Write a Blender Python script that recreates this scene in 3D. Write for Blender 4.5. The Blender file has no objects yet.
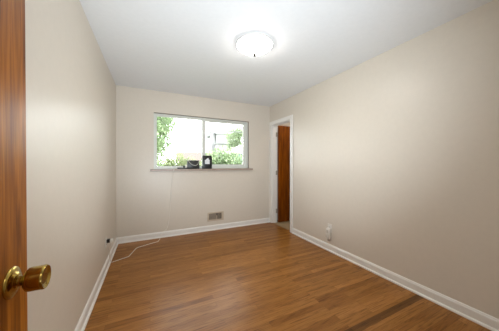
import bpy, bmesh, math, random
from mathutils import Vector, Matrix, noise

S = bpy.context.scene
COL = S.collection
random.seed(7)

# ------------------------------------------------------------------ camera, sky, exposure
XL, XR, YB, H = -0.465, 2.2927, 3.752, 2.44      # left wall, right wall, back wall, ceiling
YF = -0.03                                         # inner face of the front wall
TH = 0.12                                          # wall thickness
GROUND = -0.75                                     # yard level

cd = bpy.data.cameras.new('camera')
cam = bpy.data.objects.new('camera', cd)
COL.objects.link(cam)
cd.sensor_width = 36.0
cd.lens = 206.6 / 499 * 36.0
cd.clip_start = 0.02
cam.location = (0, 0, 1.229)
cam.rotation_euler = (math.pi / 2 - 0.00714, 0, -0.450045)
S.camera = cam

w = bpy.data.worlds.new('sky')
S.world = w
w.use_nodes = True
bg = w.node_tree.nodes['Background']
bg.inputs['Color'].default_value = (0.95, 0.98, 1.0, 1)
bg.inputs['Strength'].default_value = 8.0

LAMP_STRENGTH = 37.0
LAMP_COLOR = (1.0, 0.945, 0.875)
HALL_FILL_WATTS = 14.0
FILL_SPOT_WATTS = 258.0
CLOSET_WATTS = 6.0
FILL_SPOT_COLOR = (0.83, 0.93, 1.0)

S.view_settings.view_transform = 'Standard'
S.view_settings.look = 'None'
S.view_settings.exposure = 0.0
S.view_settings.gamma = 1.0
S.view_settings.use_curve_mapping = False


# ------------------------------------------------------------------ materials
def srgb(r, g, b):
    f = lambda c: c / 12.92 if c <= 0.04045 else ((c + 0.055) / 1.055) ** 2.4
    return (f(r / 255), f(g / 255), f(b / 255), 1)


class NT:
    def __init__(self, name):
        self.m = bpy.data.materials.new(name)
        self.m.use_nodes = True
        self.t = self.m.node_tree
        self.b = self.t.nodes['Principled BSDF']
        self.out = self.t.nodes['Material Output']

    def n(self, kind, **kw):
        nd = self.t.nodes.new(kind)
        for k, v in kw.items():
            setattr(nd, k, v)
        return nd

    def l(self, a, b):
        self.t.links.new(a, b)

    def coords(self, scale=(1, 1, 1), loc=(0, 0, 0), rot=(0, 0, 0)):
        tc = self.n('ShaderNodeTexCoord')
        mp = self.n('ShaderNodeMapping')
        mp.inputs['Scale'].default_value = scale
        mp.inputs['Location'].default_value = loc
        mp.inputs['Rotation'].default_value = rot
        self.l(tc.outputs['Object'], mp.inputs['Vector'])
        return mp.outputs['Vector']

    def ramp(self, fac, stops):
        r = self.n('ShaderNodeValToRGB')
        e = r.color_ramp.elements
        while len(e) < len(stops):
            e.new(0.5)
        for i, (p, c) in enumerate(stops):
            e[i].position = p
            e[i].color = c
        self.l(fac, r.inputs['Fac'])
        return r.outputs['Color']

    def mix(self, mode, fac, a, b):
        x = self.n('ShaderNodeMix', data_type='RGBA', blend_type=mode)
        for s, v in ((0, fac), (6, a), (7, b)):
            if hasattr(v, 'links'):
                self.l(v, x.inputs[s])
            else:
                x.inputs[s].default_value = v
        return x.outputs[2]

    def bump(self, height, strength, dist=0.01):
        bp = self.n('ShaderNodeBump')
        bp.inputs['Strength'].default_value = strength
        bp.inputs['Distance'].default_value = dist
        self.l(height, bp.inputs['Height'])
        self.l(bp.outputs['Normal'], self.b.inputs['Normal'])


def plain(name, c, rough=0.5, metal=0.0, vary=0.06, scale=40, bump=0.0):
    k = NT(name)
    ns = k.n('ShaderNodeTexNoise')
    ns.inputs['Scale'].default_value = scale
    ns.inputs['Detail'].default_value = 3
    k.l(k.coords(), ns.inputs['Vector'])
    lo = tuple(x * (1 - vary) for x in c[:3]) + (1,)
    hi = tuple(min(1, x * (1 + vary)) for x in c[:3]) + (1,)
    k.l(k.ramp(ns.outputs['Fac'], [(0.3, lo), (0.7, hi)]), k.b.inputs['Base Color'])
    k.b.inputs['Roughness'].default_value = rough
    k.b.inputs['Metallic'].default_value = metal
    if bump:
        k.bump(ns.outputs['Fac'], bump, 0.002)
    return k.m


def make_floor_mat():
    k = NT('oak strip floor')
    v = k.coords()
    br = k.n('ShaderNodeTexBrick')
    br.offset = 0.37
    br.offset_frequency = 2
    br.squash = 1.0
    br.inputs['Color1'].default_value = (0, 0, 0, 1)
    br.inputs['Color2'].default_value = (1, 1, 1, 1)
    br.inputs['Mortar'].default_value = (0.5, 0.5, 0.5, 1)
    br.inputs['Scale'].default_value = 1.0
    br.inputs['Mortar Size'].default_value = 0.0008
    br.inputs['Mortar Smooth'].default_value = 0.3
    br.inputs['Bias'].default_value = 0.0
    br.inputs['Brick Width'].default_value = 0.83
    br.inputs['Row Height'].default_value = 0.0573
    k.l(v, br.inputs['Vector'])
    tone = k.ramp(br.outputs['Color'], [(0.0, srgb(136, 87, 36)), (0.3, srgb(152, 101, 46)),
                                        (0.7, srgb(160, 108, 51)), (1.0, srgb(174, 119, 60))])
    # grain, long along the boards, shifted per board
    sh = k.n('ShaderNodeVectorMath', operation='MULTIPLY')
    k.l(br.outputs['Color'], sh.inputs[0])
    sh.inputs[1].default_value = (7.3, 3.1, 9.7)
    ad = k.n('ShaderNodeVectorMath', operation='ADD')
    k.l(v, ad.inputs[0])
    k.l(sh.outputs['Vector'], ad.inputs[1])
    mp = k.n('ShaderNodeMapping')
    mp.inputs['Scale'].default_value = (2.2, 34, 1)
    k.l(ad.outputs['Vector'], mp.inputs['Vector'])
    g = k.n('ShaderNodeTexNoise')
    g.inputs['Scale'].default_value = 2.0
    g.inputs['Detail'].default_value = 6
    g.inputs['Distortion'].default_value = 1.1
    k.l(mp.outputs['Vector'], g.inputs['Vector'])
    grain = k.ramp(g.outputs['Fac'], [(0.32, (0.52, 0.46, 0.40, 1)), (0.47, (0.95, 0.94, 0.93, 1)), (0.68, (1.16, 1.16, 1.16, 1))])
    c = k.mix('MULTIPLY', 0.85, tone, grain)
    # fine open pores
    mp2 = k.n('ShaderNodeMapping')
    mp2.inputs['Scale'].default_value = (14, 320, 1)
    k.l(ad.outputs['Vector'], mp2.inputs['Vector'])
    g2 = k.n('ShaderNodeTexNoise')
    g2.inputs['Scale'].default_value = 1.0
    g2.inputs['Detail'].default_value = 3
    k.l(mp2.outputs['Vector'], g2.inputs['Vector'])
    pores = k.ramp(g2.outputs['Fac'], [(0.36, (0.7, 0.66, 0.62, 1)), (0.48, (1, 1, 1, 1))])
    c = k.mix('MULTIPLY', 0.6, c, pores)
    # one board stained much darker, about a metre from the front wall
    sx = k.n('ShaderNodeSeparateXYZ')
    k.l(v, sx.inputs[0])
    a = k.n('ShaderNodeMath', operation='SUBTRACT')
    k.l(sx.outputs['Y'], a.inputs[0])
    a.inputs[1].default_value = 1.0314
    ab = k.n('ShaderNodeMath', operation='ABSOLUTE')
    k.l(a.outputs[0], ab.inputs[0])
    lt = k.n('ShaderNodeMath', operation='LESS_THAN')
    k.l(ab.outputs[0], lt.inputs[0])
    lt.inputs[1].default_value = 0.0286
    gx = k.n('ShaderNodeMath', operation='GREATER_THAN')
    k.l(sx.outputs['X'], gx.inputs[0])
    gx.inputs[1].default_value = 0.95
    mm = k.n('ShaderNodeMath', operation='MULTIPLY')
    k.l(lt.outputs[0], mm.inputs[0])
    k.l(gx.outputs[0], mm.inputs[1])
    c = k.mix('MULTIPLY', mm.outputs[0], c, (0.42, 0.40, 0.38, 1))
    # seams
    seam = k.ramp(br.outputs['Fac'], [(0.0, (1, 1, 1, 1)), (1.0, (0.45, 0.4, 0.35, 1))])
    c = k.mix('MULTIPLY', 0.8, c, seam)
    k.l(c, k.b.inputs['Base Color'])
    rr = k.ramp(g.outputs['Fac'], [(0.3, (0.36, 0.36, 0.36, 1)), (0.7, (0.30, 0.30, 0.30, 1))])
    k.l(rr, k.b.inputs['Roughness'])
    k.b.inputs['Specular IOR Level'].default_value = 0.2
    k.bump(br.outputs['Fac'], -0.15, 0.002)
    return k.m


def make_wood(name, dark, mid, light, rough=0.35):
    k = NT(name)
    v = k.coords((9, 9, 0.7))
    g = k.n('ShaderNodeTexNoise')
    g.inputs['Scale'].default_value = 3.0
    g.inputs['Detail'].default_value = 5
    g.inputs['Distortion'].default_value = 0.7
    k.l(v, g.inputs['Vector'])
    v2 = k.coords((90, 90, 3.0))
    g2 = k.n('ShaderNodeTexNoise')
    g2.inputs['Scale'].default_value = 2.0
    g2.inputs['Detail'].default_value = 4
    k.l(v2, g2.inputs['Vector'])
    c = k.ramp(g.outputs['Fac'], [(0.3, dark), (0.5, mid), (0.72, light)])
    p = k.ramp(g2.outputs['Fac'], [(0.35, (0.62, 0.58, 0.55, 1)), (0.55, (1, 1, 1, 1))])
    k.l(k.mix('MULTIPLY', 0.7, c, p), k.b.inputs['Base Color'])
    k.b.inputs['Roughness'].default_value = rough
    k.b.inputs['Specular IOR Level'].default_value = 0.16
    k.bump(g2.outputs['Fac'], 0.08, 0.001)
    return k.m


def make_glass():
    k = NT('window glass')
    k.t.nodes.remove(k.b)
    tr = k.n('ShaderNodeBsdfTransparent')
    tr.inputs['Color'].default_value = (0.97, 0.985, 0.975, 1)
    gl = k.n('ShaderNodeBsdfGlossy')
    gl.inputs['Roughness'].default_value = 0.02
    fr = k.n('ShaderNodeFresnel')
    fr.inputs['IOR'].default_value = 1.35
    mx = k.n('ShaderNodeMixShader')
    k.l(fr.outputs[0], mx.inputs[0])
    k.l(tr.outputs[0], mx.inputs[1])
    k.l(gl.outputs[0], mx.inputs[2])
    k.l(mx.outputs[0], k.out.inputs['Surface'])
    return k.m


def make_leaf(name, a, b):
    k = NT(name)
    ns = k.n('ShaderNodeTexNoise')
    ns.inputs['Scale'].default_value = 1.6
    k.l(k.coords(), ns.inputs['Vector'])
    c = k.ramp(ns.outputs['Fac'], [(0.35, a), (0.65, b)])
    k.l(c, k.b.inputs['Base Color'])
    k.b.inputs['Roughness'].default_value = 0.6
    tl = k.n('ShaderNodeBsdfTranslucent')
    k.l(c, tl.inputs['Color'])
    mx = k.n('ShaderNodeMixShader')
    mx.inputs[0].default_value = 0.4
    k.l(k.b.outputs[0], mx.inputs[1])
    k.l(tl.outputs[0], mx.inputs[2])
    k.l(mx.outputs[0], k.out.inputs['Surface'])
    return k.m


def make_lamp_glass():
    k = NT('lit frosted lamp glass')
    k.b.inputs['Base Color'].default_value = (0.9, 0.88, 0.84, 1)
    k.b.inputs['Roughness'].default_value = 0.3
    k.b.inputs['Emission Color'].default_value = LAMP_COLOR + (1,)
    k.b.inputs['Emission Strength'].default_value = LAMP_STRENGTH
    return k.m


M = {}
M['wall'] = plain('warm beige wall paint', srgb(220, 211, 198), 0.38, 0, 0.012, 25, 0.03)
M['ceil'] = plain('white ceiling paint', srgb(234, 236, 238), 0.8, 0, 0.012, 30, 0.05)
M['trim'] = plain('white trim paint', srgb(238, 235, 230), 0.35, 0, 0.015, 30)
M['vinyl'] = plain('white window vinyl', srgb(224, 226, 219), 0.35, 0, 0.015, 30)
M['strip'] = plain('grey brown reveal shade', srgb(132, 122, 110), 0.7)
M['stone'] = plain('pinkish marble sill', srgb(170, 152, 140), 0.35, 0, 0.14, 22)
M['floor'] = make_floor_mat()
M['door'] = make_wood('varnished mahogany veneer', srgb(96, 48, 5), srgb(158, 92, 20), srgb(204, 130, 42), 0.34)
M['door_edge'] = make_wood('varnished door edge wood', srgb(120, 70, 34), srgb(150, 92, 48), srgb(170, 110, 60), 0.4)
M['closet_door'] = make_wood('varnished dark red brown veneer', srgb(92, 42, 3), srgb(124, 62, 6), srgb(154, 82, 10), 0.35)
M['brass'] = plain('aged brass', srgb(176, 150, 78), 0.2, 1.0, 0.10, 60)
M['brass_dark'] = plain('dull brass', srgb(150, 116, 62), 0.35, 1.0, 0.10, 60)
M['bronze'] = plain('dark bronze', srgb(40, 34, 26), 0.5, 0.0)
M['nickel'] = plain('grey painted hinge metal', srgb(186, 176, 162), 0.4, 0.6)
M['lamp'] = make_lamp_glass()
M['glass'] = make_glass()
M['plastic'] = plain('white plastic', srgb(232, 228, 220), 0.35, 0, 0.01)
M['cord'] = plain('off white cord', srgb(240, 235, 226), 0.45, 0, 0.01)
M['black'] = plain('black plastic', srgb(24, 25, 27), 0.35, 0, 0.08)
M['dark_slot'] = plain('dark slot', srgb(20, 18, 16), 0.8)
M['charcoal'] = plain('charcoal plastic', srgb(46, 46, 44), 0.4, 0, 0.08)
M['white_mark'] = plain('white printed mark', srgb(232, 234, 238), 0.5, 0, 0.01)
M['register'] = plain('beige enamelled steel', srgb(202, 186, 164), 0.4, 0.0, 0.02)
M['louvre'] = plain('grey brown steel louvre', srgb(172, 160, 144), 0.4, 0.2, 0.04)
M['duct'] = plain('dark duct', srgb(92, 82, 72), 0.8)
M['carpet'] = plain('beige closet carpet', srgb(176, 152, 118), 0.95, 0, 0.10, 160, 0.5)
M['wood_thr'] = plain('oak threshold strip', srgb(150, 110, 66), 0.4, 0, 0.1, 60)
M['grass'] = plain('lawn', srgb(84, 96, 62), 0.9, 0, 0.25, 6)
M['leaf_a'] = make_leaf('haze paled light green leaves', srgb(142, 162, 122), srgb(176, 192, 154))  # all leaf tones paled, outdoor glare haze put into the colour
M['leaf_b'] = make_leaf('haze paled yellow green leaves', srgb(140, 152, 112), srgb(172, 180, 140))
M['leaf_c'] = make_leaf('haze paled mid green leaves', srgb(132, 152, 114), srgb(164, 180, 142))
M['leaf_d'] = make_leaf('haze whitened green leaves', srgb(146, 162, 126), srgb(176, 188, 158))
M['bark'] = plain('grey bark', srgb(110, 98, 84), 0.9, 0, 0.2, 10)
M['roof_red'] = plain('reddish shingles', srgb(104, 90, 84), 0.9, 0, 0.1, 8)
M['brick'] = plain('orange brick', srgb(136, 112, 92), 0.9, 0, 0.1, 8)
M['siding'] = plain('pale siding', srgb(156, 156, 154), 0.7, 0, 0.02)
M['roof_grey'] = plain('grey shingles', srgb(126, 126, 126), 0.9, 0, 0.1, 8)
M['chimney'] = plain('pale chimney stucco', srgb(140, 140, 140), 0.9, 0, 0.05)
M['shed_roof'] = plain('white metal roof', srgb(190, 190, 188), 0.6, 0, 0.02)
M['shed'] = plain('blue grey shed boards', srgb(112, 126, 136), 0.8, 0, 0.06)
M['wire'] = plain('grey cable', srgb(90, 90, 92), 0.6)
M['ext_glass'] = plain('dark house window', srgb(84, 92, 100), 0.2, 0, 0.05)


# ------------------------------------------------------------------ mesh helpers
def add_box(bm, x0, x1, y0, y1, z0, z1):
    vs = [bm.verts.new(p) for p in ((x0, y0, z0), (x1, y0, z0), (x1, y1, z0), (x0, y1, z0),
                                    (x0, y0, z1), (x1, y0, z1), (x1, y1, z1), (x0, y1, z1))]
    for f in ((0, 3, 2, 1), (4, 5, 6, 7), (0, 1, 5, 4), (1, 2, 6, 5), (2, 3, 7, 6), (3, 0, 4, 7)):
        bm.faces.new([vs[i] for i in f])
    return vs


def box(x0, x1, y0, y1, z0, z1, bevel=0.0, seg=2):
    bm = bmesh.new()
    add_box(bm, x0, x1, y0, y1, z0, z1)
    if bevel:
        bmesh.ops.bevel(bm, geom=bm.edges[:], offset=bevel, segments=seg, affect='EDGES', profile=0.5)
    return bm


def boxes(*bs):
    bm = bmesh.new()
    for b in bs:
        add_box(bm, *b)
    return bm


def add_lathe(bm, prof, mat=Matrix.Identity(4), seg=32):
    """profile of (radius, height) turned about local z"""
    rings = []
    for r, z in prof:
        if r < 1e-6:
            rings.append([bm.verts.new(mat @ Vector((0, 0, z)))])
        else:
            rings.append([bm.verts.new(mat @ Vector((r * math.cos(2 * math.pi * i / seg), r * math.sin(2 * math.pi * i / seg), z))) for i in range(seg)])
    for a, b in zip(rings, rings[1:]):
        for i in range(seg):
            j = (i + 1) % seg
            if len(a) == 1 and len(b) == 1:
                continue
            if len(a) == 1:
                bm.faces.new([a[0], b[j], b[i]])
            elif len(b) == 1:
                bm.faces.new([a[i], a[j], b[0]])
            else:
                bm.faces.new([a[i], a[j], b[j], b[i]])


def lathe(prof, mat=Matrix.Identity(4), seg=32):
    bm = bmesh.new()
    add_lathe(bm, prof, mat, seg)
    return bm


def smooth_path(pts, n=6):
    pts = [Vector(p) for p in pts]
    out = []
    for i in range(len(pts) - 1):
        p0 = pts[max(i - 1, 0)]
        p1, p2 = pts[i], pts[i + 1]
        p3 = pts[min(i + 2, len(pts) - 1)]
        for k in range(n):
            t = k / n
            out.append(0.5 * ((2 * p1) + (p2 - p0) * t + (2 * p0 - 5 * p1 + 4 * p2 - p3) * t * t + (3 * p1 - p0 - 3 * p2 + p3) * t ** 3))
    out.append(pts[-1])
    return out


def add_tube(bm, pts, r, seg=8):
    pts = [Vector(p) for p in pts]
    rs = r if isinstance(r, (list, tuple)) else [r] * len(pts)
    rings = []
    up = Vector((0.13, 0.31, 0.94)).normalized()
    for i, p in enumerate(pts):
        d = (pts[min(i + 1, len(pts) - 1)] - pts[max(i - 1, 0)]).normalized()
        a = d.cross(up)
        if a.length < 0.05:
            a = d.cross(Vector((1, 0, 0)))
        a.normalize()
        b = d.cross(a).normalized()
        up = -b if b.dot(up) < 0 else b
        a = d.cross(up).normalized()
        rings.append([bm.verts.new(p + (a * math.cos(2 * math.pi * k / seg) + up * math.sin(2 * math.pi * k / seg)) * rs[i]) for k in range(seg)])
    for x, y in zip(rings, rings[1:]):
        for k in range(seg):
            j = (k + 1) % seg
            bm.faces.new([x[k], x[j], y[j], y[k]])
    bm.faces.new(rings[0][::-1])
    bm.faces.new(rings[-1])


def tube(pts, r, seg=8):
    bm = bmesh.new()
    add_tube(bm, pts, r, seg)
    return bm


def add_prism(bm, poly, axis, a, b):
    """closed polygon of 2-D points extruded from a to b along axis (the other two axes in xyz order)"""
    def P(u, v, t):
        return {0: (t, u, v), 1: (u, t, v), 2: (u, v, t)}[axis]
    A = [bm.verts.new(P(u, v, a)) for u, v in poly]
    B = [bm.verts.new(P(u, v, b)) for u, v in poly]
    n = len(poly)
    bm.faces.new(A)
    bm.faces.new(B[::-1])
    for i in range(n):
        j = (i + 1) % n
        bm.faces.new([A[i], B[i], B[j], A[j]])


def obj(name, bm, mat, parent=None, smooth=False):
    bmesh.ops.recalc_face_normals(bm, faces=bm.faces[:])
    me = bpy.data.meshes.new(name)
    bm.to_mesh(me)
    bm.free()
    me.materials.append(mat)
    if smooth:
        for p in me.polygons:
            p.use_smooth = True
    o = bpy.data.objects.new(name, me)
    COL.objects.link(o)
    if parent is not None:
        o.parent = parent
        o.matrix_parent_inverse = Matrix.Translation(-WORLD[parent.name])
        WORLD[o.name] = WORLD[parent.name]
        o.matrix_parent_inverse = Matrix.Identity(4) if parent.type == 'MESH' else Matrix.Translation(-WORLD[parent.name])
    else:
        WORLD[o.name] = Vector((0, 0, 0))
    return o


WORLD = {}


def soft(o, angle=40):
    """smooth shading split at sharp edges"""
    me = o.data
    bm = bmesh.new()
    bm.from_mesh(me)
    for f in bm.faces:
        f.smooth = True
    for e in bm.edges:
        if len(e.link_faces) == 2 and e.calc_face_angle(0) > math.radians(angle):
            e.smooth = False
    bm.to_mesh(me)
    bm.free()
    return o


def tag(o, label, cat, group=None, kind=None):
    o['label'] = label
    o['category'] = cat
    if group:
        o['group'] = group
    if kind:
        o['kind'] = kind
    return o


def thing(name, loc, label, cat, group=None, kind=None):
    o = bpy.data.objects.new(name, None)
    o.empty_display_size = 0.1
    COL.objects.link(o)
    o.location = loc
    WORLD[o.name] = Vector(loc)
    return tag(o, label, cat, group, kind)


def struct(name, bm, mat, label, cat):
    return tag(obj(name, bm, mat), label, cat, None, 'structure')


# ------------------------------------------------------------------ room shell
CX0, CX1, CY0, CY1 = XR + TH, 3.35, 2.45, YB + 0.05      # closet beyond the doorway
OY0, OY1, OZ = 3.030, 3.675, 2.045                        # closet doorway opening
WX0, WX1, WZ0, WZ1 = 0.062, 1.800, 1.140, 2.083           # window opening
DX0, DX1, DZ = -0.300, 0.470, 2.045                       # entry doorway opening
HY = -1.35                                                # far side of the hallway

struct('floor', box(XL - TH, XR, HY - TH, YB, -0.08, 0.0), M['floor'],
       'brown varnished oak strip floor with one dark board', 'floor')
struct('ceiling', box(XL - TH - 0.9, CX1 + TH, HY - TH, YB + TH, H, H + 0.1), M['ceil'],
       'plain white ceiling above the room', 'ceiling')
struct('wall_left', box(XL - TH, XL, YF - TH, YB + TH, -0.08, H), M['wall'],
       'long beige painted wall beside the open brown door', 'wall')
struct('wall_back', boxes((XL, WX0, YB, YB + TH, -0.08, H), (WX1, XR, YB, YB + TH, -0.08, H),
                          (WX0, WX1, YB, YB + TH, -0.08, WZ0), (WX0, WX1, YB, YB + TH, WZ1, H)),
       M['wall'], 'beige painted end wall holding the sliding window', 'wall')
struct('wall_right', boxes((XR, XR + TH, YF - TH, OY0, -0.08, H), (XR, XR + TH, OY1, YB + TH, -0.08, H),
                           (XR, XR + TH, OY0, OY1, OZ, H)),
       M['wall'], 'long beige painted wall with the closet doorway in it', 'wall')
struct('wall_front', boxes((XL, DX0 - 0.0, YF - TH, YF, 0, H), (DX1, XR, YF - TH, YF, 0, H), (DX0, DX1, YF - TH, YF, DZ, H)),
       M['wall'], 'beige painted wall around the entry doorway', 'wall')
# hallway behind the entry doorway
struct('wall_hall', boxes((XL - TH, XR, HY - TH, HY, 0, H), (XL - TH, XL, HY, YF - TH, -0.08, H), (XR - TH, XR, HY, YF - TH, 0, H)),
       M['wall'], 'beige hallway walls outside the entry doorway', 'wall')
# closet shell
struct('wall_closet', boxes((CX1, CX1 + TH, CY0 - TH, CY1 + TH, -0.08, H), (CX0, CX1, CY0 - TH, CY0, -0.08, H),
                            (CX0, CX1, CY1, CY1 + TH, -0.08, H)),
       M['wall'], 'beige walls inside the closet behind the wooden door', 'wall')
struct('floor_closet', box(XR, CX1, CY0, CY1, -0.08, 0.0), M['carpet'],
       'beige closet floor seen through the narrow doorway', 'floor')


def base_profile(d=1):
    """(distance from wall, height): shoe moulding, flat board, rounded cap"""
    p = [(0, 0), (0.027, 0), (0.027, 0.006), (0.0245, 0.013), (0.019, 0.018), (0.0135, 0.0195),
         (0.0135, 0.070), (0.0125, 0.078), (0.0085, 0.084), (0.0070, 0.090), (0.0035, 0.0945), (0, 0.0955)]
    return [(x * d, z) for x, z in p]


def baseboard(name, axis, wall, sign, a, b, label):
    bm = bmesh.new()
    add_prism(bm, [(wall + x, z) for x, z in base_profile(sign)], axis, a, b)
    return struct(name, bm, M['trim'], label, 'baseboard')


baseboard('baseboard_left', 1, XL, 1, YF, YB, 'white baseboard with shoe moulding along the left wall')
baseboard('baseboard_back', 0, YB, -1, XL, XR, 'white baseboard below the window wall')
baseboard('baseboard_right', 1, XR, -1, YF, OY0 - 0.062, 'white baseboard along the right wall up to the closet doorway')

# closet doorway lining and casing
def casing_side(y0, y1, z1):
    bm = box(XR - 0.017, XR, y0, y1, 0, z1, 0.004)
    return bm


bm = boxes((XR, XR + TH, OY0 - 0.001, OY0 + 0.018, 0, OZ), (XR, XR + TH, OY1 - 0.018, OY1 + 0.001, 0, OZ),
           (XR, XR + TH, OY0 + 0.018, OY1 - 0.018, OZ - 0.018, OZ),
           (XR + 0.045, XR + 0.085, OY0 + 0.018, OY0 + 0.029, 0, OZ - 0.018),
           (XR + 0.045, XR + 0.085, OY0 + 0.018, OY1 - 0.018, OZ - 0.029, OZ - 0.018))
jm = struct('trim_1', bm, M['trim'], 'white casing and jamb around the closet doorway', 'door frame')
obj('casing', casing_side(OY0 - 0.062, OY0 + 0.008, OZ + 0.062), M['trim'], jm)
obj('casing', casing_side(OY1 - 0.008, YB - 0.0005, OZ + 0.062), M['trim'], jm)
obj('head_casing', box(XR - 0.016, XR, OY0 + 0.008, OY1 - 0.008, OZ - 0.006, OZ + 0.062, 0.004), M['trim'], jm)
obj('threshold', box(XR - 0.004, XR + 0.035, OY0 + 0.018, OY1 - 0.018, 0.0, 0.005, 0.002), M['wood_thr'], jm)

# entry doorway lining
bm = boxes((DX0 - 0.018, DX0, YF - TH, YF + 0.0, 0, DZ), (DX1, DX1 + 0.018, YF - TH, YF, 0, DZ),
           (DX0, DX1, YF - TH, YF, DZ - 0.018, DZ))
em = struct('trim_2', bm, M['trim'], 'white casing around the entry doorway', 'door frame')
obj('casing', box(DX1 + 0.004, DX1 + 0.064, YF, YF + 0.016, 0, DZ + 0.062, 0.004), M['trim'], em)
obj('casing', box(DX0 - 0.064, DX0 - 0.004, YF, YF + 0.012, 0, DZ + 0.062, 0.004), M['trim'], em)

# closet door, swung fully open inside the closet
LX0, LX1, LY0, LY1 = CX0 + 0.008, CX0 + 0.618, 3.606, 3.641
cdr = tag(obj('door_1', box(LX0, LX1, LY0, LY1, 0.016, 2.030, 0.002), M['closet_door']),
          'dark red brown wooden door standing open inside the closet doorway', 'door', None, 'structure')
for hz in (0.20, 1.0, 1.80):
    hb = boxes((CX0 - 0.036, CX0 + 0.002, OY1 - 0.0195, OY1 - 0.0178, hz, hz + 0.09))
    add_lathe(hb, [(0, 0), (0.006, 0), (0.006, 0.09), (0, 0.09)], Matrix.Translation((CX0 + 0.003, OY1 - 0.024, hz)), 12)
    ho = obj('hinge', hb, M['nickel'], cdr)
    ho['label'] = 'grey metal hinge'

# entry door, open against the left wall
EX, EY0, EY1 = -0.300, -0.012, 0.766
KY, KZ = 0.695, 0.944
edr = tag(obj('door_2', box(EX - 0.035, EX, EY0, EY1, 0.012, 2.025, 0.0015), M['door']),
          'brown wood veneer door with brass knob, open at the left edge', 'door', None, 'structure')
for sg in (1, -1):
    face = EX if sg == 1 else EX - 0.035
    R = Matrix.Translation((face, KY, KZ)) @ Matrix.Rotation(sg * math.pi / 2, 4, 'Y')
    ros = [(0, 0.0), (0.0365, 0.0), (0.0365, 0.0018), (0.0345, 0.0042), (0.0290, 0.0062), (0.0235, 0.0075),
           (0.0205, 0.0105), (0.0175, 0.0125), (0, 0.0125)]
    r_ = soft(obj('rosette', lathe(ros, R, 40), M['brass'], edr), 50)
    kn = [(0, 0.010), (0.0125, 0.010), (0.0115, 0.016), (0.0115, 0.022), (0.0150, 0.0245), (0.0225, 0.0265), (0.0270, 0.0300), (0.0283, 0.0350), (0.0285, 0.0440), (0.0286, 0.0520), (0.0292, 0.0575), (0.0290, 0.0612), (0.0272, 0.0635), (0.0245, 0.0628), (0.0222, 0.0606), (0.0160, 0.0592), (0, 0.0588)]
    k_ = soft(obj('door_knob', lathe(kn, R, 40), M['brass'], edr), 60)
    k_['label'] = 'round brass knob with dished face'
obj('latch_plate', box(EX - 0.030, EX - 0.005, EY1 - 0.0005, EY1 + 0.0012, KZ - 0.029, KZ + 0.029), M['brass'], edr)

# ------------------------------------------------------------------ window
win = thing('window_1', ((WX0 + WX1) / 2, YB, WZ0), 'white two pane sliding window in the end wall', 'window', None, 'structure')
FY0, FY1 = YB + 0.042, YB + 0.118          # frame depth, recessed in the wall


def ring(x0, x1, z0, z1, y0, y1, l, r, b, t):
    return boxes((x0, x0 + l, y0, y1, z0, z1), (x1 - r, x1, y0, y1, z0, z1),
                 (x0 + l, x1 - r, y0, y1, z0, z0 + b), (x0 + l, x1 - r, y0, y1, z1 - t, z1))


obj('frame', ring(WX0, WX1, WZ0, WZ1, FY0, FY1, 0.026, 0.028, 0.030, 0.030), M['vinyl'], win)
MX = 0.897                                   # meeting stile
ws = obj('reveal_shade_strip', boxes((WX0 + 0.006, WX1 - 0.006, YB + 0.016, FY0, WZ1 - 0.006, WZ1), (WX1 - 0.006, WX1, YB + 0.016, FY0, WZ0 + 0.004, WZ1)), M['strip'], win)  # dark strip stands in for shade on the top and right reveals
ws['label'] = 'grey brown strip painting the reveal shade'
sl = obj('sash', ring(WX0 + 0.026, MX + 0.025, WZ0 + 0.030, WZ1 - 0.030, FY0 + 0.008, FY0 + 0.034, 0.022, 0.054, 0.024, 0.022), M['vinyl'], win)
obj('pane', box(WX0 + 0.046, MX - 0.027, FY0 + 0.018, FY0 + 0.022, WZ0 + 0.052, WZ1 - 0.050), M['glass'], sl)
obj('latch', box(MX - 0.012, MX + 0.006, FY0 - 0.004, FY0 + 0.008, 1.56, 1.64, 0.002), M['vinyl'], sl)
sr = obj('sash', ring(MX - 0.020, WX1 - 0.028, WZ0 + 0.030, WZ1 - 0.030, FY0 + 0.038, FY0 + 0.064, 0.066, 0.062, 0.052, 0.034), M['vinyl'], win)
obj('pane', box(MX + 0.044, WX1 - 0.088, FY0 + 0.049, FY0 + 0.053, WZ0 + 0.080, WZ1 - 0.062), M['glass'], sr)
SZ = WZ0 + 0.003                             # top of the sill
so = obj('sill', box(0.008, 1.868, YB - 0.048, YB + 0.0415, SZ - 0.034, SZ, 0.004), M['stone'], win)
so['label'] = 'pinkish marble sill'

# ------------------------------------------------------------------ ceiling lamp
LXc, LYc = 0.955, 1.858
lamp = thing('ceiling_lamp', (LXc, LYc, H), 'lit round glass bowl lamp on the ceiling with dark finial', 'ceiling lamp')
T = Matrix.Translation((LXc, LYc, 0))
obj('base_pan', lathe([(0, H), (0.181, H), (0.183, H - 0.004), (0.183, H - 0.020), (0.179, H - 0.022), (0.176, H - 0.014), (0, H - 0.012)], T, 48), M['trim'], lamp, True)
bowl = [(0.175, H - 0.016), (0.175, H - 0.022), (0.168, H - 0.030), (0.150, H - 0.043), (0.120, H - 0.059), (0.085, H - 0.073), (0.045, H - 0.083), (0.014, H - 0.087), (0, H - 0.087)]
sh = obj('lamp_shade', lathe(bowl, T, 48), M['lamp'], lamp, True)
sh['label'] = 'glowing frosted glass bowl'
fin = obj('finial', lathe([(0, H - 0.086), (0.012, H - 0.086), (0.013, H - 0.090), (0.008, H - 0.094), (0.010, H - 0.098), (0.0175, H - 0.106), (0.0185, H - 0.113), (0.014, H - 0.121), (0.006, H - 0.126), (0, H - 0.127)], T, 20), M['bronze'], lamp, True)
fin['label'] = 'small dark finial'

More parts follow.
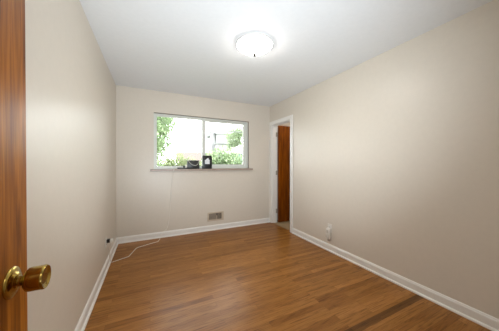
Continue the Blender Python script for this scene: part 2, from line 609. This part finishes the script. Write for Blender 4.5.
# hallway fill, added unseen behind the entry doorway to brighten the room
hl = thing('hall_fill', (0.6, -0.75, H), 'added unseen fill lamp on the hallway ceiling outside the entry doorway', 'ceiling lamp')
T2 = Matrix.Translation((0.6, -0.75, 0))
obj('base_pan', lathe([(0, H), (0.10, H), (0.10, H - 0.03), (0, H - 0.03)], T2, 32), M['trim'], hl, True)
ld = bpy.data.lights.new('bulb', 'POINT')
ld.energy = HALL_FILL_WATTS
ld.color = (1.0, 0.95, 0.88)
ld.shadow_soft_size = 0.06
lo = bpy.data.objects.new('bulb', ld)
COL.objects.link(lo)
lo.parent = hl
lo.location = (0, 0, -0.12)

# closet lamp, out of sight above the closet doorway
kl = thing('closet_lamp', (2.80, 3.0, H), 'small bulb lamp on the closet ceiling behind the doorway', 'ceiling lamp')
T3 = Matrix.Translation((2.80, 3.0, 0))
obj('base_pan', lathe([(0, H), (0.06, H), (0.06, H - 0.03), (0.025, H - 0.04), (0, H - 0.04)], T3, 28), M['trim'], kl, True)
kd = bpy.data.lights.new('bulb', 'POINT')
kd.energy = CLOSET_WATTS
kd.color = (1.0, 0.9, 0.78)
kd.shadow_soft_size = 0.035
ko = bpy.data.objects.new('bulb', kd)
COL.objects.link(ko)
ko.parent = kl
ko.location = (0, 0, -0.085)

# fill spot added out of view beside the camera, brightens ceiling and walls
fx, fy, fz = 0.22, 0.06, 0.80
fl = thing('fill_spot', (fx, fy, 0), 'added unseen fill light standing just inside the entry doorway', 'fill light')
TF = Matrix.Translation((fx, fy, 0))
aim = Vector((0.30, 0.86, 0.46)).to_track_quat('Z', 'Y')
TG = Matrix.Translation((fx, fy, fz)) @ aim.to_matrix().to_4x4()
obj('base', lathe([(0, 0.0005), (0.085, 0.0005), (0.085, 0.012), (0.07, 0.020), (0.02, 0.026), (0, 0.026)], TF, 36), M['brass_dark'], fl, True)
obj('pole', lathe([(0, 0.025), (0.010, 0.025), (0.010, fz - 0.035), (0, fz - 0.035)], TF, 16), M['brass_dark'], fl, True)
obj('fill_bowl', lathe([(0, -0.080), (0.02, -0.078), (0.050, -0.062), (0.070, -0.035), (0.078, 0.0), (0.076, 0.0), (0.067, -0.033), (0.047, -0.058), (0.02, -0.073), (0, -0.075)], TG, 40), M['trim'], fl, True)
fd = bpy.data.lights.new('bulb', 'SPOT')
fd.energy = FILL_SPOT_WATTS
fd.color = FILL_SPOT_COLOR
fd.shadow_soft_size = 0.05
fd.spot_size = math.radians(110)
fd.spot_blend = 1.0
fo = bpy.data.objects.new('bulb', fd)
COL.objects.link(fo)
fo.parent = fl
fo.location = (0, 0, fz)
fo.rotation_euler = (aim.to_matrix() @ Matrix.Rotation(math.pi, 3, 'X')).to_euler()

# ------------------------------------------------------------------ things on the walls
# floor-level warm air register under the window
vx0, vx1, vz0, vz1 = 0.955, 1.262, 0.172, 0.334
vent = thing('wall_vent', ((vx0 + vx1) / 2, YB, vz0), 'small beige metal air register low on the wall under the window', 'vent')
obj('frame', ring(vx0, vx1, vz0, vz1, YB - 0.010, YB - 0.0005, 0.022, 0.040, 0.026, 0.022), M['register'], vent)
obj('backing', box(vx0 + 0.02, vx1 - 0.038, YB - 0.0025, YB - 0.0005, vz0 + 0.024, vz1 - 0.02), M['duct'], vent)
a0, a1 = vx0 + 0.024, vx1 - 0.042
nf = 15
for i in range(nf):
    x = a0 + (i + 0.5) / nf * (a1 - a0)
    if abs(x - 1.128) < 0.008:
        continue
    bm = bmesh.new()
    sgn = 1 if x < 1.128 else -1
    add_prism(bm, [(x - 0.0045 * sgn - 0.001, YB - 0.003), (x - 0.0045 * sgn + 0.001, YB - 0.003), (x + 0.004 * sgn + 0.001, YB - 0.009), (x + 0.004 * sgn - 0.001, YB - 0.009)], 2, vz0 + 0.026, vz1 - 0.022)
    obj('louvre', bm, M['louvre'], vent)
lv = obj('lever', box(1.122, 1.134, YB - 0.018, YB - 0.003, vz0 + 0.030, vz0 + 0.095, 0.002), M['register'], vent)


def outlet(name, wall, sgn, yc, zc, label):
    o = thing(name, (wall, yc, zc), label, 'outlet')
    xs = sorted((wall + sgn * 0.0003, wall + sgn * 0.006))
    obj('cover_plate', box(xs[0], xs[1], yc - 0.036, yc + 0.036, zc - 0.058, zc + 0.058, 0.002), M['plastic'], o)
    for dz in (-0.02, 0.02):
        xs2 = sorted((wall + sgn * 0.0055, wall + sgn * 0.0085))
        s_ = obj('socket', box(xs2[0], xs2[1], yc - 0.017, yc + 0.017, zc + dz - 0.014, zc + dz + 0.014, 0.001), M['plastic'], o)
        xs3 = sorted((wall + sgn * 0.0080, wall + sgn * 0.0088))
        obj('slot', boxes((xs3[0], xs3[1], yc - 0.008, yc - 0.006, zc + dz - 0.003, zc + dz + 0.006),
                          (xs3[0], xs3[1], yc + 0.006, yc + 0.008, zc + dz - 0.003, zc + dz + 0.006),
                          (xs3[0], xs3[1], yc - 0.002, yc + 0.002, zc + dz - 0.010, zc + dz - 0.006)), M['dark_slot'], s_)
    return o


outlet('wall_outlet', XL, 1, 2.895, 0.312, 'white outlet low on the left wall with a plug in it')
outlet('wall_outlet', XR, -1, 2.130, 0.325, 'white outlet low on the right wall above a plugged in device')

pl = thing('power_plug', (XL, 2.905, 0.332), 'black plug with white adapter block in the left wall outlet', 'plug')
obj('plug_body', box(XL + 0.0090, XL + 0.042, 2.885, 2.925, 0.306, 0.346, 0.005), M['black'], pl)
ad = obj('adapter', box(XL + 0.0422, XL + 0.074, 2.882, 2.922, 0.310, 0.344, 0.005), M['plastic'], pl)
ad['label'] = 'white adapter block'

pd = thing('air_freshener', (XR, 2.130, 0.29), 'white plug-in device hanging on the right wall outlet near the baseboard', 'plug-in device')
bm = bmesh.new()
add_prism(bm, [(XR - 0.009, 0.325), (XR - 0.034, 0.325), (XR - 0.044, 0.312), (XR - 0.046, 0.25), (XR - 0.040, 0.205), (XR - 0.028, 0.180), (XR - 0.009, 0.176)], 1, 2.105, 2.165)
bmesh.ops.bevel(bm, geom=bm.edges[:], offset=0.005, segments=2, affect='EDGES')
soft(obj('body', bm, M['plastic'], pd), 50)
obj('vent_slot', boxes(*[(XR - 0.0467, XR - 0.0448, 2.117, 2.153, 0.262 + 0.010 * i, 0.266 + 0.010 * i) for i in range(4)]), M['louvre'], pd)
bt = obj('bottle', lathe([(0, 0.150), (0.016, 0.150), (0.018, 0.155), (0.018, 0.176), (0, 0.178)], Matrix.Translation((XR - 0.026, 2.128, 0)), 20), M['louvre'], pd, True)
bt['label'] = 'darker refill bottle under the device'

# ------------------------------------------------------------------ things on the sill
SY = YB - 0.018
bx = thing('modem_box', (0.695, SY, SZ), 'charcoal box with a white cord looped over its front on the window sill', 'modem')
soft(obj('case', box(0.592, 0.806, SY - 0.006, SY + 0.028, SZ + 0.0005, SZ + 0.152, 0.006), M['charcoal'], bx))
obj('light_strip', box(0.625, 0.770, SY - 0.0065, SY - 0.0055, SZ + 0.132, SZ + 0.136), M['black'], bx)
obj('foot', box(0.62, 0.655, SY - 0.004, SY + 0.026, SZ + 0.0002, SZ + 0.004), M['black'], bx)
obj('foot', box(0.74, 0.775, SY - 0.004, SY + 0.026, SZ + 0.0002, SZ + 0.004), M['black'], bx)

ps = thing('power_strip', (0.60, SY - 0.02, SZ), 'long flat black power strip lying along the front of the window sill', 'power strip')
soft(obj('strip_body', box(0.425, 0.775, SY - 0.029, SY - 0.0075, SZ + 0.0003, SZ + 0.022, 0.004), M['black'], ps))
for i in range(5):
    obj('socket', box(0.462 + 0.058 * i, 0.492 + 0.058 * i, SY - 0.026, SY - 0.012, SZ + 0.0218, SZ + 0.0228), M['dark_slot'], ps)
obj('switch', box(0.745, 0.763, SY - 0.025, SY - 0.013, SZ + 0.0218, SZ + 0.0255, 0.001), M['charcoal'], ps)

pa = thing('power_adapter', (0.533, SY - 0.012, SZ), 'small black plug block standing on the power strip, leftmost item on the sill', 'adapter')
obj('block', box(0.520, 0.550, SY - 0.026, SY - 0.010, SZ + 0.0232, SZ + 0.060, 0.003), M['black'], pa)
wa = thing('phone_charger', (0.58, SY - 0.012, SZ), 'small white charger block standing on the power strip beside the charcoal box', 'charger')
obj('block', box(0.562, 0.586, SY - 0.026, SY - 0.010, SZ + 0.0232, SZ + 0.074, 0.003), M['plastic'], wa)
obj('prong_base', box(0.566, 0.582, SY - 0.024, SY - 0.012, SZ + 0.0228, SZ + 0.0234), M['plastic'], wa)

cl = obj('looped_cord', tube(smooth_path([(0.590, SY - 0.012, SZ + 0.150), (0.615, SY - 0.0105, SZ + 0.134), (0.648, SY - 0.0105, SZ + 0.094), (0.690, SY - 0.0105, SZ + 0.068),
                                        (0.735, SY - 0.0105, SZ + 0.062), (0.770, SY - 0.0105, SZ + 0.082), (0.786, SY - 0.0105, SZ + 0.116), (0.798, SY - 0.0105, SZ + 0.140)]), 0.0034), M['cord'])
tag(cl, 'white cord hanging in a loop across the charcoal box on the sill', 'cord')

pq = thing('gateway_box', (0.945, SY, SZ), 'upright black box with a white house-shaped mark on its front, on the window sill', 'box')
soft(obj('case', box(0.858, 1.034, SY - 0.016, SY + 0.022, SZ + 0.0005, SZ + 0.240, 0.010, 3), M['black'], pq))
bm = bmesh.new()
add_prism(bm, [(0.900, SZ + 0.086), (0.988, SZ + 0.086), (0.988, SZ + 0.150), (0.992, SZ + 0.152), (0.968, SZ + 0.176), (0.968, SZ + 0.190), (0.956, SZ + 0.196),
               (0.944, SZ + 0.190), (0.930, SZ + 0.176), (0.896, SZ + 0.152), (0.900, SZ + 0.150)], 1, SY - 0.0172, SY - 0.0158)
mk = obj('house_mark', bm, M['white_mark'], pq)
mk['label'] = 'white house-shaped mark'
obj('stub_plug', box(0.836, 0.8585, SY - 0.004, SY + 0.008, SZ + 0.170, SZ + 0.182, 0.002), M['black'], pq)

# ------------------------------------------------------------------ white cable: sill, down the wall, across the floor to the outlet
r = 0.0036
zf = r + 0.0005
wc = smooth_path([(0.425, SY - 0.024, SZ + 0.010), (0.395, YB - 0.040, SZ + 0.006), (0.372, YB - 0.054, SZ + 0.001), (0.362, YB - 0.055, SZ - 0.03), (0.352, YB - 0.030, SZ - 0.10),
                  (0.342, YB - 0.008, 0.92), (0.326, YB - 0.006, 0.70), (0.312, YB - 0.006, 0.52), (0.298, YB - 0.006, 0.36), (0.283, YB - 0.007, 0.22), (0.250, YB - 0.014, 0.13),
                  (0.198, YB - 0.020, 0.094), (0.165, YB - 0.036, 0.050), (0.150, YB - 0.048, 0.010), (0.142, YB - 0.10, zf), (0.114, 3.562, zf)], 5)[:-1]
wc += [Vector(p) for p in smooth_path([(0.114, 3.562, zf), (0.02, 3.523, zf), (-0.10, 3.467, zf), (-0.155, 3.440, zf), (-0.174, 3.424, zf), (-0.184, 3.400, zf), (-0.215, 3.290, zf), (-0.248, 3.172, zf), (-0.258, 3.152, zf), (-0.275, 3.142, zf), (-0.345, 3.104, zf),
                                       (-0.415, 3.068, zf), (-0.432, 3.030, zf + 0.02), (-0.437, 2.965, 0.12), (-0.430, 2.915, 0.23), (-0.408, 2.902, 0.3075)], 5)]
tag(obj('white_cable', tube(wc, r), M['cord'], None, True), 'thin white cable running down under the window and across the floor to the left wall', 'cable')

# ------------------------------------------------------------------ outdoors
struct('ground', box(-30, 45, YB + TH + 0.2, 70, GROUND - 0.2, GROUND), M['grass'], 'green lawn outside the window', 'ground')


def leaves_bm(centres, n, size, seed):
    """small bent leaves scattered through lumpy ellipsoids: centres are (x, y, z, rx, ry, rz)"""
    rnd = random.Random(seed)
    bm = bmesh.new()
    vol = [c[3] * c[4] * c[5] for c in centres]
    tot = sum(vol)
    for c, v in zip(centres, vol):
        for _ in range(int(n * v / tot)):
            d = Vector((rnd.gauss(0, 1), rnd.gauss(0, 1), rnd.gauss(0, 1))).normalized()
            q = d * (rnd.random() ** 0.4)
            lump = 1 + 0.25 * noise.noise(d * 2.3 + Vector((seed, 0, 0)))
            p = Vector((c[0] + q.x * c[3] * lump, c[1] + q.y * c[4] * lump, c[2] + q.z * c[5] * lump))
            if p.z < GROUND + 0.05:
                continue
            s = size * rnd.uniform(0.6, 1.3)
            R = Matrix.Rotation(rnd.uniform(0, 6.28), 3, 'Z') @ Matrix.Rotation(rnd.uniform(-1.2, 1.2), 3, 'X')
            vs = [bm.verts.new(p + R @ Vector(k) * s) for k in ((0, -1, 0), (0.42, -0.1, 0.12), (0, 1, -0.1), (-0.42, -0.1, 0.12))]
            bm.faces.new([vs[0], vs[1], vs[2]])
            bm.faces.new([vs[0], vs[2], vs[3]])
    return bm


def leaf_obj(name, bm, mat, parent):
    me = bpy.data.meshes.new(name)
    bm.to_mesh(me)
    bm.free()
    me.materials.append(mat)
    o = bpy.data.objects.new(name, me)
    COL.objects.link(o)
    o.parent = parent
    o.matrix_parent_inverse = Matrix.Translation(-WORLD[parent.name])
    return o


def tree(name, base, trunk, centres, n, size, leafmat, seed, label, cat, r0=0.12):
    t = thing(name, base, label, cat)
    bm = bmesh.new()
    add_tube(bm, smooth_path(trunk, 4), [r0 * (1 - 0.6 * i / (4 * (len(trunk) - 1))) for i in range(4 * (len(trunk) - 1) + 1)], 8)
    top = Vector(trunk[-1])
    mid = Vector(trunk[len(trunk) // 2])
    for c in centres:
        e = Vector(c[:3])
        if (e - mid).length > 0.3:
            add_tube(bm, [mid.lerp(top, 0.3), mid.lerp(e, 0.6) + Vector((0, 0, 0.05)), e], [r0 * 0.4, r0 * 0.25, r0 * 0.1], 6)
    obj('trunk', bm, M['bark'], t)
    leaf_obj('crown', leaves_bm(centres, n, size, seed), leafmat, t)
    return t


tree('garden_tree', (-0.55, 9.2, GROUND), [(-0.55, 9.2, GROUND), (-0.5, 9.2, 0.6), (-0.35, 9.2, 1.8), (-0.3, 9.2, 3.0)],
     [(0.05, 9.2, 3.0, 0.9, 0.9, 0.75), (0.0, 9.1, 2.15, 0.75, 0.8, 0.75), (-0.45, 9.2, 3.9, 1.0, 0.9, 0.8), (-0.2, 9.0, 1.25, 0.65, 0.6, 0.5)],
     13000, 0.085, M['leaf_a'], 3, 'leafy light green tree rising at the left end of the window view', 'tree')
tree('garden_shrub', (1.2, 12, GROUND), [(1.2, 12, GROUND), (1.2, 12, 0.2), (1.25, 12, 0.9)],
     [(0.6, 12, 0.9, 0.7, 0.6, 0.72), (1.35, 12.1, 1.0, 0.7, 0.6, 0.85), (2.1, 12, 0.9, 0.6, 0.5, 0.7), (1.9, 12, 0.1, 1.0, 0.6, 0.7), (0.7, 12, 0.1, 0.9, 0.6, 0.7)],
     7000, 0.09, M['leaf_b'], 5, 'low yellow green shrub at the foot of the left window pane', 'shrub', 0.06)
tree('yard_tree', (6.45, 16, GROUND), [(6.45, 16, GROUND), (6.45, 16, 0.8), (6.4, 16, 2.0), (6.45, 16, 3.4)],
     [(6.3, 16, 3.5, 0.75, 0.8, 0.75), (6.7, 16.1, 2.6, 0.65, 0.7, 0.8), (6.15, 16, 2.6, 0.5, 0.6, 0.6), (6.9, 16, 3.9, 0.6, 0.6, 0.5), (6.6, 16, 1.7, 0.7, 0.7, 0.6)],
     7500, 0.075, M['leaf_d'], 8, 'green tree standing beside the white house in the right pane', 'tree')
tree('hedge_bush', (3.1, 9.2, GROUND), [(3.1, 9.2, GROUND), (3.1, 9.2, 0.2), (3.1, 9.2, 0.9)],
     [(2.45, 9.2, 1.1, 0.5, 0.45, 0.72), (2.95, 9.2, 1.25, 0.55, 0.45, 0.80), (3.5, 9.2, 1.2, 0.55, 0.45, 0.78), (4.0, 9.2, 1.0, 0.4, 0.4, 0.62), (2.7, 9.2, 0.2, 0.8, 0.5, 0.8), (3.6, 9.2, 0.2, 0.8, 0.5, 0.8)],
     9000, 0.075, M['leaf_c'], 11, 'broad green hedge filling the bottom of the right window pane', 'hedge', 0.05)


def house(name, x0, x1, y0, y1, zw, zr, wall, roof, label, ridge='x', wins=()):
    h = thing(name, ((x0 + x1) / 2, (y0 + y1) / 2, GROUND), label, 'house')
    obj('wall', box(x0, x1, y0, y1, GROUND, zw), wall, h)
    bm = bmesh.new()
    ov = 0.35
    if ridge == 'x':
        ym = (y0 + y1) / 2
        add_prism(bm, [(y0 - ov, zw), (y1 + ov, zw), (ym, zr)], 0, x0 - ov, x1 + ov)
    else:
        xm = (x0 + x1) / 2
        add_prism(bm, [(x0 - ov, zw), (x1 + ov, zw), (xm, zr)], 1, y0 - ov, y1 + ov)
    obj('roof', bm, roof, h)
    for a, b, c, d in wins:
        wf = obj('window', ring(a, b, c, d, y0 - 0.06, y0 - 0.005, 0.07, 0.07, 0.07, 0.07), M['siding'], h)
        obj('pane', box(a + 0.06, b - 0.06, y0 - 0.04, y0 - 0.01, c + 0.06, d - 0.06), M['ext_glass'], wf)
    return h


house('brick_house', 3.3, 7.0, 24, 27.5, 1.55, 2.65, M['brick'], M['roof_red'], 'low house with a reddish roof far behind the charcoal box on the sill', 'x',
      [(3.8, 4.6, 0.2, 1.1)])
wh = house('white_house', 8.45, 10.6, 28, 33, 5.45, 6.05, M['siding'], M['roof_grey'], 'tall pale house far off in the right window pane', 'x')
obj('porch_roof', box(8.0, 10.9, 26.9, 28.0, 3.95, 4.15), M['roof_grey'], wh)
obj('porch_wall', box(8.2, 10.7, 27.2, 28.0, GROUND, 3.95), M['siding'], wh)
obj('chimney', box(7.80, 8.30, 28.4, 29.0, GROUND, 5.75), M['chimney'], wh)
obj('chimney_cap', box(7.73, 8.37, 28.33, 29.07, 5.75, 5.87), M['chimney'], wh)

sd = thing('garden_shed', (5.6, 12, GROUND), 'blue grey shed with a white sloping roof at the right end of the window view', 'shed')
obj('wall', box(4.75, 6.6, 11.5, 13.2, GROUND, 1.85), M['shed'], sd)
bm = bmesh.new()
add_prism(bm, [(4.55, 1.86), (6.8, 1.86), (6.8, 2.62), (6.7, 2.72), (5.6, 2.5), (4.55, 1.98)], 1, 11.3, 13.4)
obj('roof', bm, M['shed_roof'], sd)

pwr = obj('power_line', tube([(-9 + i * 1.5, 13.6 + 0.05 * i, 3.50 + 0.0018 * (i - 8) ** 2 + 0.08) for i in range(17)], 0.03, 6), M['wire'])
tag(pwr, 'thin dark overhead wire crossing the sky behind both window panes', 'wire')
